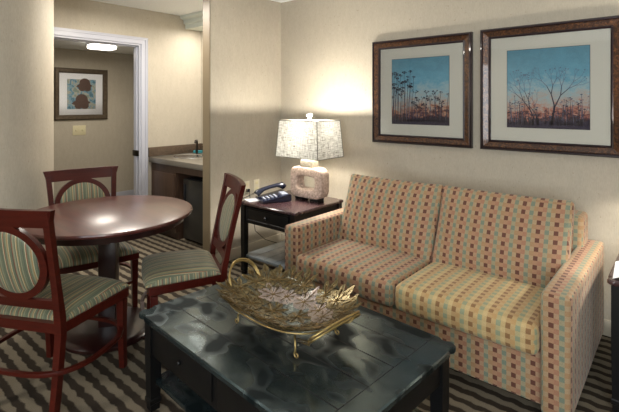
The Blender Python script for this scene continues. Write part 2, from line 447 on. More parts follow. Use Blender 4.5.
# ------------------------------------------------------------------ kitchenette
KY0, KY1, KX0, KX1 = 2.60, WY, DX, PX-.105
cab = tag(empty('base_cabinet', (KX0, KY0, 0)), 'brown wood base cabinet under the left end of the kitchenette counter', 'cabinet')
bm = BM(); bx(bm, (.014, .03, .08), (.50, KY1-KY0-.02, .79)); bx(bm, (.014, .07, 0), (.50, KY1-KY0-.02, .08)); bx(bm, (.50, .03, .72), (KX1-KX0-.004, .055, .79))
link('body', bm, M['cabinet'], cab)
d = box('door', (.05, .01, .11), (.485, .03, .70), M['cabinet'], cab, bev=.004)
ct = tag(empty('countertop', (KX0, KY0, .79)), 'beige kitchenette countertop with granite backsplash behind the partition', 'countertop')
bm = BM(); bx(bm, (0, 0, 0), (KX1-KX0, KY1-KY0, .06), .008)
bmesh.ops.recalc_face_normals(bm, faces=bm.faces); link('worktop', bm, M['counter'], ct, auto=40)
bm = BM(); bx(bm, (0, -.004, .06), (.02, KY1-KY0, .165), .003); bx(bm, (.02, KY1-KY0-.02, .06), (KX1-KX0, KY1-KY0, .165), .003)
link('backsplash', bm, M['granite'], ct, auto=40)
bm = BM()
def ov(a, b, n=32): return [(a*math.cos(2*PI*k/n), b*math.sin(2*PI*k/n)) for k in range(n)]
sweep(bm, [[(x*s+.34, y*s+.33, z) for x, y in ov(.21, .17)] for s, z in ((1.06, .0605), (1.05, .066), (1, .068), (.96, .063), (.93, .0615))])
sk = link('sink', bm, M['steel'], ct, auto=40)
bm = BM(); tube(bm, [(.17, .53, .06), (.17, .53, .20), (.19, .51, .225), (.24, .46, .225), (.255, .445, .20)], .011); tube(bm, [(.13, .55, .06), (.13, .55, .11)], .014)
link('faucet', bm, M['dark_metal'], ct, auto=40)
fr = tag(empty('mini_fridge', (-3.84, 2.68, 0)), 'dark grey mini fridge under the counter beside the partition', 'fridge')
box('body', (-.20, .035, .02), (.24, .57, .66), M['black_plastic'], fr, bev=.006)
d = box('door', (-.20, 0, .03), (.24, .033, .655), M['fridge'], fr, bev=.008)
box('door_handle', (-.17, -.014, .40), (-.15, 0, .60), M['black_plastic'], d, bev=.004)
cl = tag(empty('folded_cloth', (-4.50, 3.19, .8515), .1), 'small folded teal cloth at the back corner of the kitchenette counter', 'cloth')
bm = BM(); soft_box(bm, .10, .07, .016, .007, 4); bmesh.ops.translate(bm, vec=(0, 0, .008), verts=bm.verts); link('lower_fold', bm, M['teal_cup'], cl, smooth=True)
bm = BM(); soft_box(bm, .10, .07, .015, .007, 4); bmesh.ops.translate(bm, vec=(.002, 0, .0225), verts=bm.verts); link('upper_fold', bm, M['teal_cup'], cl, smooth=True)

# ------------------------------------------------------------------ hall items
def frame_ring(bm, w, h, prof):
    """mitred picture frame; prof = (inset from outer edge, height off the wall); wall plane is y=0, front is -y"""
    cs = [(-1, -1), (1, -1), (1, 1), (-1, 1)]; secs = []
    for sx, sz in cs: secs.append([(sx*(w/2-p), -q, sz*(h/2-p)) for p, q in prof])
    sweep(bm, secs, closed=True)
def rect_y(bm, w, h, y, t):
    bx(bm, (-w/2, y-t, -h/2), (w/2, y, h/2))
def print_plane(name, w, h, y, mat, parent, cx=0, cz=0):
    bm = BM(); bx(bm, (-w/2+cx, y-.002, -h/2+cz), (w/2+cx, y, h/2+cz))
    uvl = bm.loops.layers.uv.verify()
    for f in bm.faces:
        for lp in f.loops: lp[uvl].uv = ((lp.vert.co.x-cx)/w+.5, (lp.vert.co.z-cz)/h+.5)
    return link(name, bm, mat, parent, uv=False)
hp = tag(empty('framed_picture', (HX, 2.53, 1.575), PI/2), 'small bronze-framed print with white mat on the wall through the doorway', 'picture')
bm = BM(); frame_ring(bm, .69, .685, [(0, 0), (0, .02), (.012, .03), (.05, .026), (.062, .016), (.066, .004), (.066, 0)]); link('frame', bm, M['bronze_frame'], hp)
bm = BM(); rect_y(bm, .60, .60, -.003, .003); link('mat_board', bm, M['mat_white'], hp)
print_plane('print', .37, .40, -.006, M['print_c'], hp)
def flat_leaf(bm, cx, cz, r, up, y=-.0085):
    pts = []
    for k in range(40):
        a = 2*PI*k/40; rr = r*(.62+.38*abs(math.cos(1.5*(a-PI/2))))*(1.1 if math.sin(a)*up > 0 else .75)
        pts.append((cx+rr*1.1*math.cos(a), cz+rr*math.sin(a)))
    vs = [bm.verts.new((x, y, z)) for x, z in pts]; c = bm.verts.new((cx, y, cz))
    for k in range(40): bm.faces.new((c, vs[k], vs[(k+1) % 40]))
bm = BM(); flat_leaf(bm, .04, .10, .105, 1); flat_leaf(bm, .0, -.13, .12, 1); link('printed_leaf', bm, M['rust_ink'], hp)
bm = BM(); rect_y(bm, .57, .57, -.0105, .0015); link('glass', bm, M['glass'], hp)
sw = tag(empty('light_switch', (HX, 2.50, 1.09), PI/2), 'ivory double light switch plate below the hall picture', 'light switch')
box('switch_plate', (-.085, -.006, -.065), (.085, 0, .065), M['ivory'], sw, bev=.003)
for x in (-.04, .04): box('toggle', (x-.008, -.018, -.014), (x+.008, -.004, .014), M['ivory'], sw, bev=.002)
hl = tag(empty('ceiling_light', (-5.35, 2.42, 2.17), 0), 'lit oblong ceiling light in the hall beyond the doorway', 'ceiling light')
box('light_base', (-.11, -.15, -.018), (.11, .15, 0), M['white_trim'], hl, bev=.004)
bm = BM(); soft_box(bm, .20, .28, .05, .022, 4); bmesh.ops.translate(bm, vec=(0, 0, -.042), verts=bm.verts); link('diffuser', bm, M['lamp_glow'], hl, smooth=True)

# ------------------------------------------------------------------ wall pictures over the sofa
def big_picture(cx, cz, w, h, pr, label, art):
    p = tag(empty('framed_picture', (cx, WY, cz)), label, 'picture', None)
    bm = BM(); frame_ring(bm, w, h, [(.012, 0), (.012, .03), (.022, .036), (.056, .027), (.060, .020), (.060, 0)]); link('frame', bm, M['burl'], p)
    bm = BM(); frame_ring(bm, w, h, [(0, 0), (0, .034), (.006, .042), (.014, .042), (.018, .034), (.018, 0)]); link('outer_lip', bm, M['lip'], p)['label'] = 'dark outer lip of the frame'
    bm = BM(); frame_ring(bm, w, h, [(.056, 0), (.056, .028), (.062, .031), (.071, .02), (.071, 0)]); link('inner_lip', bm, M['lip'], p)['label'] = 'dark inner lip of the frame'
    bm = BM(); rect_y(bm, w-.12, h-.12, -.005, .004); link('mat_board', bm, M['mat'], p)
    bm = BM(); frame_ring(bm, .505, .545, [(0, 0), (0, .0105), (.005, .0105), (.005, 0)]); link('mat_fillet', bm, M['lip'], p)
    print_plane('print', .50, .54, -.0095, M[pr], p)
    bm = BM(); art(bm)
    geo = [v for v in bm.verts if abs(v.co.x) > .249 or abs(v.co.z) > .269]
    for v in bm.verts: v.co.x = max(-.249, min(.249, v.co.x)); v.co.z = max(-.269, min(.269, v.co.z))
    link('printed_trees', bm, [M['silhouette'], M['silhouette_soft']], p)
    bm = BM(); rect_y(bm, w-.12, h-.12, -.0155, .0015); link('glass', bm, M['glass'], p)
    return p
YA = -.0135
def stroke(bm, a, b, w0, w1, mi=0):
    w0 *= 1.5; w1 *= 1.5
    a = Vector((a[0], YA, a[1])); b = Vector((b[0], YA, b[1])); d = (b-a)
    if d.length < 1e-5: return
    n = Vector((-d.z, 0, d.x)).normalized()
    f = bm.faces.new([bm.verts.new(a-n*w0), bm.verts.new(a+n*w0), bm.verts.new(b+n*w1), bm.verts.new(b-n*w1)]); f.material_index = mi
def blob(bm, x, z, r, mi=0, flat=.5):
    vs = [bm.verts.new((x+r*math.cos(a)*random.uniform(.7, 1.1), YA, z+flat*r*math.sin(a)*random.uniform(.7, 1.1))) for a in [2*PI*k/9 for k in range(9)]]
    bm.faces.new(vs).material_index = mi
def ground(bm):
    pts = [(-.25 + .5*k/40, -.235 + random.uniform(-.012, .02) + .012*k/40) for k in range(41)]
    for (x0, z0), (x1, z1) in zip(pts, pts[1:]):
        bm.faces.new([bm.verts.new(q) for q in ((x0, YA, -.27), (x1, YA, -.27), (x1, YA, z1), (x0, YA, z0))]).material_index = 0
def art_umbels(bm):
    rnd = random.Random(5); ground(bm)
    for k in range(44):
        x = -.243 + .486*(k/43)**1.2 + rnd.uniform(-.008, .008); t = k/43
        top = (.17 - .30*t + rnd.uniform(-.16, .03)) if t < .6 else -.04 + rnd.uniform(-.14, .05)
        if .12 < t < .45: top = max(top, rnd.uniform(-.05, .175))
        x1 = x + rnd.uniform(-.02, .025); zm = (top-.24)/2; thin = k % 3 == 2; xm = x+.3*(x1-x)
        stroke(bm, (x, -.25), (xm, zm), .0017, .0013, thin); stroke(bm, (xm, zm), (x1, top), .0013, .0008, thin)
        for h in range(1 + (k % 2)):
            hx, hz = (x1, top) if h == 0 else (xm + rnd.choice((-1, 1))*rnd.uniform(.012, .025), top - rnd.uniform(.04, .08))
            if h: stroke(bm, (xm+(x1-xm)*.4, hz-.03), (hx, hz), .0008, .0006, 0)
            R0 = rnd.uniform(.010, .022)
            for q in range(rnd.randint(4, 8)):
                a = rnd.uniform(0, PI); ex, ez = hx+R0*math.cos(a), hz+R0*.6*math.sin(a)
                stroke(bm, (hx, hz-.008), (ex, ez), .0006, .0005, 0); blob(bm, ex, ez, rnd.uniform(.0035, .0075), 0, .7)
    for k in range(46):
        x = -.24+.0104*k; stroke(bm, (x, -.25), (x+rnd.uniform(-.02, .02), -.235+rnd.uniform(.02, .09)), .0012, .0005, 0)
def art_trees(bm):
    rnd = random.Random(11); ground(bm)
    def branch(x, z, a, l, w, d):
        x1, z1 = x+l*math.cos(a), z+l*math.sin(a); stroke(bm, (x, z), (x1, z1), w, w*.7, 0 if d > 3 else 1)
        if d == 0:
            if rnd.random() < .6: blob(bm, x1, z1, .0055, 1)
            return
        for s in (-1, 1):
            if d < 5 and rnd.random() < .1: continue
            branch(x1, z1, a + s*rnd.uniform(.14, .42), l*rnd.uniform(.66, .86), w*.66, d-1)
    branch(.035, -.235, 1.42, .11, .0042, 6); branch(-.06, -.235, 2.0, .095, .0032, 6); branch(-.05, -.235, 1.85, .07, .0022, 5); branch(.13, -.24, 1.7, .045, .0015, 5); branch(-.17, -.24, 1.5, .045, .0015, 5); branch(.2, -.24, 1.4, .055, .0015, 5)
    for k in range(70):
        x = rnd.uniform(-.245, .245); h = rnd.uniform(.03, .15) * (1.3 if abs(x) > .12 else .8); x1 = x+rnd.uniform(-.015, .015)
        stroke(bm, (x, -.25), (x1, -.235+h), .0014, .0007, k % 2); blob(bm, x1, -.235+h, rnd.uniform(.004, .010), k % 2)
        if k % 2: blob(bm, x1+rnd.uniform(-.02, .02), -.25+h*.8, .006, 0)
big_picture(-1.640, 1.550, .865, .868, 'print_a', 'framed sunset print with dark flower stalks, the left one above the sofa', art_umbels)
big_picture(-.712, 1.553, .865, .872, 'print_b', 'framed sunset print with two bare branching trees, the right one above the sofa', art_trees)

# ------------------------------------------------------------------ sofa
SX0, SX1, SY0, SY1 = -2.10, -.378, 2.19, 3.25
so = tag(empty('sofa', ((SX0+SX1)/2, (SY0+SY1)/2, 0)), 'two-seat sofa in peach, brown and teal checked fabric against the picture wall', 'sofa')
W = SX1-SX0; D = SY1-SY0; AW = .122
y_f = -D/2; y_b = D/2
def shifted(bm, v): bmesh.ops.translate(bm, vec=v, verts=bm.verts)
# base (front rail)
bm = BM(); soft_box(bm, W-2*AW+.01, D-.06, .247, .012, 6); shifted(bm, (0, .022, .055+.1235)); link('base', bm, M['sofa'], so, smooth=True)
# arms
for s in (-1, 1):
    bm = BM()
    def arm(v):
        t = (v.y/D+.5)
        if v.z > 0: v.z += .012 - .03*t*0
        if v.z > .1: v.x *= 1.02
        return v
    soft_box(bm, AW, D, .545, .022, 8, arm); shifted(bm, (s*(W/2-AW/2), 0, .055+.2725-(.012 if s > 0 else -.004))); link('arm', bm, M['sofa'], so, smooth=True)
# back
bm = BM()
def backf(v):
    v.y += .10*(v.z/.7+.5); return v
soft_box(bm, W-.16, .20, .67, .03, 8, backf); shifted(bm, (0, y_b-.205, .105+.335)); link('back', bm, M['sofa'], so, smooth=True)
# seat cushions
cwid = (W-2*AW)/2
for s in (-1, 1):
    bm = BM(); wq = cwid-.010; dq = .66; hq = .145
    def seatf(v, wq=wq, dq=dq):
        u = 2*v.x/wq; t = 2*v.y/dq
        if v.z > 0: v.z += .014*max(0, 1-u**4)*max(0, 1-t**4)
        if v.y < 0: v.y -= .014*max(0, 1-(2*v.z/.145)**2)*max(0, 1-u**6)
        return v
    soft_box(bm, wq, dq, hq, .034, 12, seatf, 4); shifted(bm, (s*cwid/2, y_f+dq/2-.028, .302+hq/2))
    o = link('seat_cushion', bm, M['sofa_gold'] if s > 0 else M['sofa'], so, smooth=True)
    if s > 0: o['label'] = 'right seat cushion with a yellower check'
# back cushions (leaning)
for s in (-1, 1):
    bm = BM(); wq = cwid+(.0 if s < 0 else .010); hq = .510; tq = .18
    def bc(v, wq=wq, hq=hq, s=s):
        u = 2*v.x/wq; t = 2*v.z/hq
        k = max(0, 1-abs(u)**3.2)*max(0, 1-abs(t)**3.2)
        v.y = v.y*(.50+.62*k) + .03*t*t*(1-abs(u))*0
        v.x *= 1 - .018*(1-t*t) + .018; v.x *= (1+.006*t)
        v.z += .010*abs(u)**6*(1 if v.z > 0 else 0)
        return v
    soft_box(bm, wq, tq, hq, .032, 12, bc, 4)
    bmesh.ops.rotate(bm, cent=(0, 0, 0), matrix=Matrix.Rotation(math.radians(-23), 3, 'X'), verts=bm.verts)
    # uv before the lean is close enough: project on the leaning plane
    shifted(bm, (s*cwid/2+(-.002 if s < 0 else .016), y_f+.575, .652)); link('back_cushion', bm, M['sofa'], so, smooth=True)
for sx in (-1, 1):
    for sy in (-1, 1):
        box('foot', (sx*(W/2-.09)-.03, sy*(D/2-.08)-.03, 0), (sx*(W/2-.09)+.03, sy*(D/2-.08)+.03, .062), M['black_wood'], so, bev=.004)

# ------------------------------------------------------------------ tables with black planks
def notch_outline(w, d, r=.035, c=.03):
    """rectangle with a small rounded ear and scoop at each corner"""
    out = []
    base = [(-c*1.9, 0), (-c*1.55, -.010), (-c*1.15, -.012), (-c*.8, -.004)]
    for (sx, sy) in ((1, 1), (-1, 1), (-1, -1), (1, -1)):
        cx, cy = sx*(w/2), sy*(d/2)
        seqx = [(cx-sx*.075, cy), (cx-sx*.066, cy-sy*.009), (cx-sx*.055, cy-sy*.013), (cx-sx*.044, cy-sy*.010), (cx-sx*.034, cy-sy*.002)]
        arc = [(cx-sx*.028+sx*.028*math.sin(a), cy-sy*.028+sy*.028*math.cos(a)) for a in [PI/2*k/5 for k in range(6)]]
        seqy = [(cx-sx*.002, cy-sy*.034), (cx-sx*.010, cy-sy*.044), (cx-sx*.013, cy-sy*.055), (cx-sx*.009, cy-sy*.066), (cx, cy-sy*.075)]
        s = seqx + arc + seqy
        if (sx*sy) > 0: s = list(reversed(s))
        out += s
    return out
def plank_top(parent, w, d, z, th, planks, mat):
    bm = BM(); ol = notch_outline(w, d)
    sweep(bm, [[(x*s1, y*s2, zz) for x, y in ol] for s1, s2, zz in ((1-.012/w, 1-.012/d, z-th), (1, 1, z-th+.006), (1, 1, z-.006), (1-.010/w, 1-.010/d, z))])
    t = link('table_top', bm, mat, parent, auto=35)
    bm = BM(); e = .10 if w > .9 else .0
    for k in range(1, planks):
        y = -d/2 + d*k/planks; bx(bm, (-w/2+max(e, .012), y-.0024, z-.001), (w/2-max(e, .012), y+.0024, z+.0004))
    if e:
        for s in (-1, 1): bx(bm, (s*(w/2-e)-.0016, -d/2+.012, z-.001), (s*(w/2-e)+.0016, d/2-.012, z+.0004))
    g = link('plank_groove', bm, M['groove'], t)
    return t
def turned_leg(x, y, h, s=.05):
    bm = BM(); hs = s/2
    secs = []
    for z, k in ((0, .78), (.03, .80), (.035, 1.0), (.055, 1.0), (.06, .86), (h*.55, 1.0), (h, 1.0)):
        secs.append([(x+a*hs*k, y+b*hs*k, z) for a, b in ((-1, -1), (1, -1), (1, 1), (-1, 1))])
    sweep(bm, secs); return bm
CTX, CTY, CTR = -1.348, 1.42, math.radians(-4)
tb = tag(empty('coffee_table', (CTX, CTY, 0), CTR), 'long black plank-topped coffee table with lower shelf in front of the sofa', 'coffee table')
CW, CD, CH = 1.225, .80, .46
plank_top(tb, CW, CD, CH, .028, 5, M['black_top'])
for sx in (-1, 1):
    for sy in (-1, 1): link('leg', turned_leg(sx*(CW/2-.055), sy*(CD/2-.055), CH-.028, .056), M['black_wood'], tb)
ax, ay = CW/2-.055, CD/2-.055
for s in (-1, 1):
    ap = box('apron', (-ax+.028, s*ay-.012+s*.008, .27), (ax-.028, s*ay+.012+s*.008, CH-.028), M['black_wood'], tb, bev=.002)
    for q in (-1, 1):
        x0, x1 = (.02, ax-.06) if q > 0 else (-ax+.06, -.02)
        yy = s*(ay+.020)
        dd = box('drawer', (x0, min(yy, yy+s*.008), .292), (x1, max(yy, yy+s*.008), CH-.045), M['black_wood'], tb, bev=.003)
        bm = BM(); bmesh.ops.create_uvsphere(bm, u_segments=12, v_segments=8, radius=.010); shifted(bm, ((x0+x1)/2, yy+s*.012, .35)); link('knob', bm, M['black_wood'], dd, smooth=True)
    box('apron', (s*ax-.012+s*.008, -ay+.028, .315), (s*ax+.012+s*.008, ay-.028, CH-.028), M['black_wood'], tb, bev=.002)
box('shelf', (-ax+.0, -ay+.0, .125), (ax, ay, .148), M['black_top'], tb, bev=.004)

def side_table(x, y, label):
    t = tag(empty('side_table', (x, y, 0)), label, 'side table')
    w, d, h = .655, .64, .62
    plank_top(t, w, d, h, .024, 1, M['mahogany_dark'] if False else M['side_top'])
    ax, ay = w/2-.04, d/2-.04
    for sx in (-1, 1):
        for sy in (-1, 1): link('leg', turned_leg(sx*ax, sy*ay, h-.024, .046), M['black_wood'], t)
    box('apron', (-ax+.02, ay-.01, .455), (ax-.02, ay+.01, h-.024), M['black_wood'], t)
    for s in (-1, 1): box('apron', (s*ax-.01, -ay+.02, .455), (s*ax+.01, ay-.02, h-.024), M['black_wood'], t)
    box('apron', (-ax+.02, -ay-.008, .445), (ax-.02, -ay+.01, h-.024), M['black_wood'], t)
    bm = BM(); bx(bm, (-ax+.045, -ay-.020, .47), (ax-.045, -ay-.008, h-.042), .003)
    dd = link('drawer', bm, M['black_wood'], t, auto=40)
    bm = BM(); frame_ring(bm, 2*ax-.09, .11, [(0, 0), (0, .004), (.010, .004), (.014, 0)]); shifted(bm, (0, -ay-.020, .524)); link('drawer_moulding', bm, M['black_wood'], dd)
    bm = BM(); bmesh.ops.create_uvsphere(bm, u_segments=14, v_segments=10, radius=.014); shifted(bm, (0, -ay-.032, .524)); link('knob', bm, M['black_plastic'], dd, smooth=True)
    box('shelf', (-ax, -ay, .15), (ax, ay, .172), M['shelf_sheen'], t, bev=.003)
    bm = BM()
    for k in range(1, 5): bx(bm, (-ax+2*ax*k/5-.0015, -ay+.01, .1715), (-ax+2*ax*k/5+.0015, ay-.01, .1724))
    link('plank_groove', bm, M['groove'], t)
    return t
M['side_top'] = wood('dark_plum_top', (.03, .014, .016), (.06, .028, .03), .25, .6, (2, 20, 2))
M['shelf_sheen'] = plain('shelf_reflection_grey', (.19, .225, .25), .35, 0, .3, nz=.2, nscale=12)  # grey-blue reflection put into the colour of a glossy black shelf
STX, STY = -2.565, 2.775
side_table(STX, STY, 'black side table with plum-brown top carrying the lamp and phone, left of the sofa')
side_table(.045, 2.805, 'black side table cut off by the right picture edge, right of the sofa')

# ------------------------------------------------------------------ lamps
def make_lamp(x, y, z, label):
    t = tag(empty('table_lamp', (x, y, z)), label, 'lamp')
    # ring base: rounded rectangle with an oblong hole
    bm = BM(); n = 64
    def rr(w, h, r, k):
        a = 2*PI*k/n; c, s = math.cos(a), math.sin(a); e = r
        return (w/2*math.copysign(abs(c)**e, c), h/2*math.copysign(abs(s)**e, s))
    secs = []
    for k in range(n):
        o = rr(.35, .262, .38, k); i = rr(.205, .112, .45, k); zc = .154
        def lp(t_, inset=0): return (o[0]*(1-t_)+i[0]*t_, o[1]*(1-t_)+i[1]*t_+zc)
        pr = []
        for t_, yy in ((0, -.045), (.06, -.055), (.14, -.058), (.86, -.058), (.94, -.055), (1, -.045), (1, .045), (.94, .055), (.86, .058), (.14, .058), (.06, .055), (0, .045)):
            px, pz = lp(t_); pr.append((px, yy, pz))
        secs.append(pr)
    sweep(bm, secs, closed=True); link('base', bm, M['stone'], t, smooth=True)
    for s in (-1, 1): box('foot', (s*.085-.04, -.045, 0), (s*.085+.04, .045, .0262), M['black_wood'], t, bev=.003)
    box('neck_block', (-.068, -.045, .283), (.068, .045, .345), M['stone_pale'], t, bev=.006)
    bm = BM(); tube(bm, [(0, 0, .345), (0, 0, .40)], .012, 12); tube(bm, [(0, 0, .40), (0, 0, .455)], .018, 12); link('socket', bm, M['dark_metal'], t, auto=40)
    bm = BM(); lathe(bm, [(.012, .455), (.03, .50), (.03, .53), (.015, .552), (.002, .556)], 20); link('bulb', bm, M['bulb'], t, smooth=True)
    # shade: four flat linen panels, tapered
    z0, z1 = .375, .685; a0, b0, a1, b1 = .235, .175, .212, .155
    bm = BM(); uvl = bm.loops.layers.uv.verify()
    lo = [(-a0, -b0), (a0, -b0), (a0, b0), (-a0, b0)]; hi = [(-a1, -b1), (a1, -b1), (a1, b1), (-a1, b1)]
    for inn in (0, .003):
        for k in range(4):
            k2 = (k+1) % 4
            def q(p, zz): return (p[0]-math.copysign(inn, p[0]), p[1]-math.copysign(inn, p[1]), zz)
            f = bm.faces.new([bm.verts.new(v) for v in (q(lo[k], z0), q(lo[k2], z0), q(hi[k2], z1), q(hi[k], z1))])
            w = math.dist(lo[k], lo[k2])
            for lp_, uvv in zip(f.loops, ((0, 0), (w, 0), (w, .31), (0, .31))): lp_[uvl].uv = (uvv[0]+k*.7, uvv[1])
        if inn: break
    # keep a single sheet: drop the inner copy
    bm.faces.ensure_lookup_table()
    bmesh.ops.delete(bm, geom=bm.faces[4:], context='FACES')
    sh = link('lamp_shade', bm, M['linen'], t, uv=False)
    bm = BM()
    for ring, zz in ((lo, z0), (hi, z1)):
        for k in range(4): tube(bm, [(*ring[k], zz), (*ring[(k+1) % 4], zz)], .0032, 6)
    for k in range(4): tube(bm, [(*lo[k], z0), (*hi[k], z1)], .0032, 6)
    link('shade_trim', bm, M['trim_wire'], sh)
    bm = BM()
    for k in range(4): tube(bm, [(*hi[k], z1), (0, 0, z1-.004)], .002, 6)
    tube(bm, [(0, 0, .455), (.055, 0, .50), (.055, 0, .62), (0, 0, z1)], .0018, 6); tube(bm, [(0, 0, .455), (-.055, 0, .50), (-.055, 0, .62), (0, 0, z1)], .0018, 6)
    link('harp', bm, M['dark_metal'], sh)
    bm = BM(); lathe(bm, [(.006, z1), (.006, z1+.008), (.017, z1+.013), (.013, z1+.028), (.028, z1+.040), (.028, z1+.056), (.02, z1+.062), (.001, z1+.063)], 16); link('finial', bm, M['crystal'], t, auto=50)
    for zz, e in ((.645, .7), (.49, .3)):
        ld = bpy.data.lights.new('bulb_light', 'POINT'); ld.energy = LAMP_W*e; ld.color = (1, .93, .83); ld.shadow_soft_size = .03
        lo_ = bpy.data.objects.new('bulb_light', ld); COL.objects.link(lo_); lo_.parent = t; lo_.location = (.045 if zz > .5 else -.045, 0, zz)
    return t
LAMP_W = 46
make_lamp(-2.463, 2.888, .62, 'lit table lamp with linen box shade and pierced stone base')
make_lamp(.15, 2.92, .62, 'lit table lamp on the side table beyond the right picture edge')

# ------------------------------------------------------------------ phone, pad, outlets, leaflet
ph = tag(empty('telephone', (-2.70, 2.68, .62), math.radians(-28)), 'dark navy desk telephone beside the stone lamp base', 'telephone'); ph.scale = (1.2, 1.25, 1.05)
bm = BM()
sweep(bm, [[(x, -.10, .003), (x, -.10, .018), (x, .0, .038), (x, .09, .062), (x, .105, .055), (x, .105, .003)] for x in (-.10, .10)])
bmesh.ops.bevel(bm, geom=list(bm.edges), offset=.004, segments=2, affect='EDGES'); link('phone_body', bm, M['navy_plastic'], ph, auto=40)
bm = BM()
for i in range(3):
    for k in range(4):
        x, y = -.0+.028*i, -.07+.026*k; z = .018+.02*(y+.1)/.1+.003
        bx(bm, (x-.009, y-.007, z-.004), (x+.009, y+.007, z+.004), .002, 1)
link('keypad', bm, M['grey_plastic'], ph, auto=40)
bm = BM(); bx(bm, (-.015, .045, .047), (.085, .085, .062), 0, mat4=None); link('display', bm, M['grey_plastic'], ph)
bm = BM()
pts = [(-.068, -.10, .040), (-.068, -.085, .056), (-.068, -.05, .078), (-.068, 0, .094), (-.068, .05, .104), (-.068, .085, .102), (-.068, .105, .086)]
tube(bm, pts, [.024, .026, .017, .015, .017, .026, .024], 12)
for v in bm.verts: v.co.x = -.068 + (v.co.x+.068)*1.15
link('handset', bm, M['navy_plastic'], ph, smooth=True)
bm = BM(); cpts = [(-.068+.006*math.cos(k*1.3), -.11-.0014*k+.0*k, .05-.0006*k+.006*math.sin(k*1.3)) for k in range(70)]
cpts = [(x, y, max(z, .006)) for x, y, z in cpts]; tube(bm, cpts, .002, 5); link('coiled_cord', bm, M['black_plastic'], ph, smooth=True)
pad = tag(box('note_pad', (-.055, -.075, 0), (.055, .075, .006), M['paper']), 'white note pad at the left of the phone on the side table', 'note pad'); pad.location = (-2.82, 2.58, .62); pad.rotation_euler.z = -.3
lf2 = tag(empty('leaflet', (-.10, 2.67, .62), .06), 'folded pale blue-white leaflet standing on the table at the right edge', 'leaflet')
bm = BM()
sweep(bm, [[(-.17, y, 0), (-.168, y, .002), (-.06, y, .055), (.05, y, .003), (.05, y, 0), (-.06, y, .052)] for y in (-.14, .14)]); link('sheet', bm, M['paper'], lf2)
def outlet(y, z, label, plug):
    o = tag(empty('wall_outlet', (PX, y, z), -PI/2), label, 'outlet')
    # local -y must face the room (+x): rotate by +90
    o.rotation_euler.z = PI/2
    bm = BM(); bx(bm, (-.036, -.006, -.058), (.036, 0, .058), .003); link('cover_plate', bm, M['plate'], o, auto=40)
    for s in (-1, 1): box('socket_face', (-.016, -.009, s*.026-.014), (.016, -.004, s*.026+.014), M['ivory'], o, bev=.002)
    if plug:
        p = box('plug', (-.014, -.04, -.042), (.014, -.008, -.012), M['black_plastic'], o, bev=.004)
outlet(2.83, .645, 'almond wall outlet with black plug, nearer the chair', True)
outlet(2.96, .645, 'almond wall outlet nearer the corner behind the phone', False)
bm = BM(); tube(bm, [(PX+.04, 2.83, .61), (PX+.06, 2.84, .45), (PX+.05, 2.9, .22), (PX+.08, 3.0, .12), (PX+.3, 3.15, .05), (PX+.62, 3.2, .03), (-2.5, 3.16, .10), (-2.52, 3.14, .45), (-2.50, 3.11, .6), (-2.50, 3.0, .626), (-2.50, 2.92, .626)], .003, 6)
tag(link('lamp_cord', bm, M['dark_metal'], None, smooth=True), 'thin dark lamp cord hanging behind the side table', 'cord')

# ------------------------------------------------------------------ dining table
tx, ty = cw(-1.275, 2.80)
dt = tag(empty('dining_table', (tx, ty, 0)), 'round mahogany dining table on a dark pedestal between the chairs', 'dining table')
TR, TH = .515, .762
bm = BM(); lathe(bm, [(.01, TH-.028), (TR-.02, TH-.028), (TR-.004, TH-.022), (TR, TH-.012), (TR-.003, TH-.003), (TR-.010, TH), (.01, TH)], 96); link('table_top', bm, M['mahogany_top'], dt, auto=40)
bm = BM(); lathe(bm, [(.3, TH-.07), (TR-.055, TH-.07), (TR-.05, TH-.028), (.3, TH-.028)], 96); link('apron', bm, M['mahogany_dark'], dt, auto=40)
bm = BM()
for s in (0, 1):
    R4 = Matrix.Rotation(YAW+.35+s*PI/2, 4, 'Z'); bx(bm, (-.30, -.03, TH-.12), (.30, .03, TH-.065), .004, mat4=R4)
link('cross_brace', bm, M['mahogany_dark'], dt, auto=40)
bm = BM(); R4 = Matrix.Rotation(YAW+.2, 4, 'Z')
bx(bm, (-.052, -.052, .05), (.052, .052, TH-.075), .006, mat4=R4); link('pedestal', bm, M['mahogany_dark'], dt, auto=40)
bm = BM(); lathe(bm, [(.01, 0), (.255, 0), (.272, .008), (.275, .028), (.262, .04), (.235, .046), (.10, .055), (.01, .055)], 64); link('base', bm, M['mahogany_dark'], dt, auto=40)

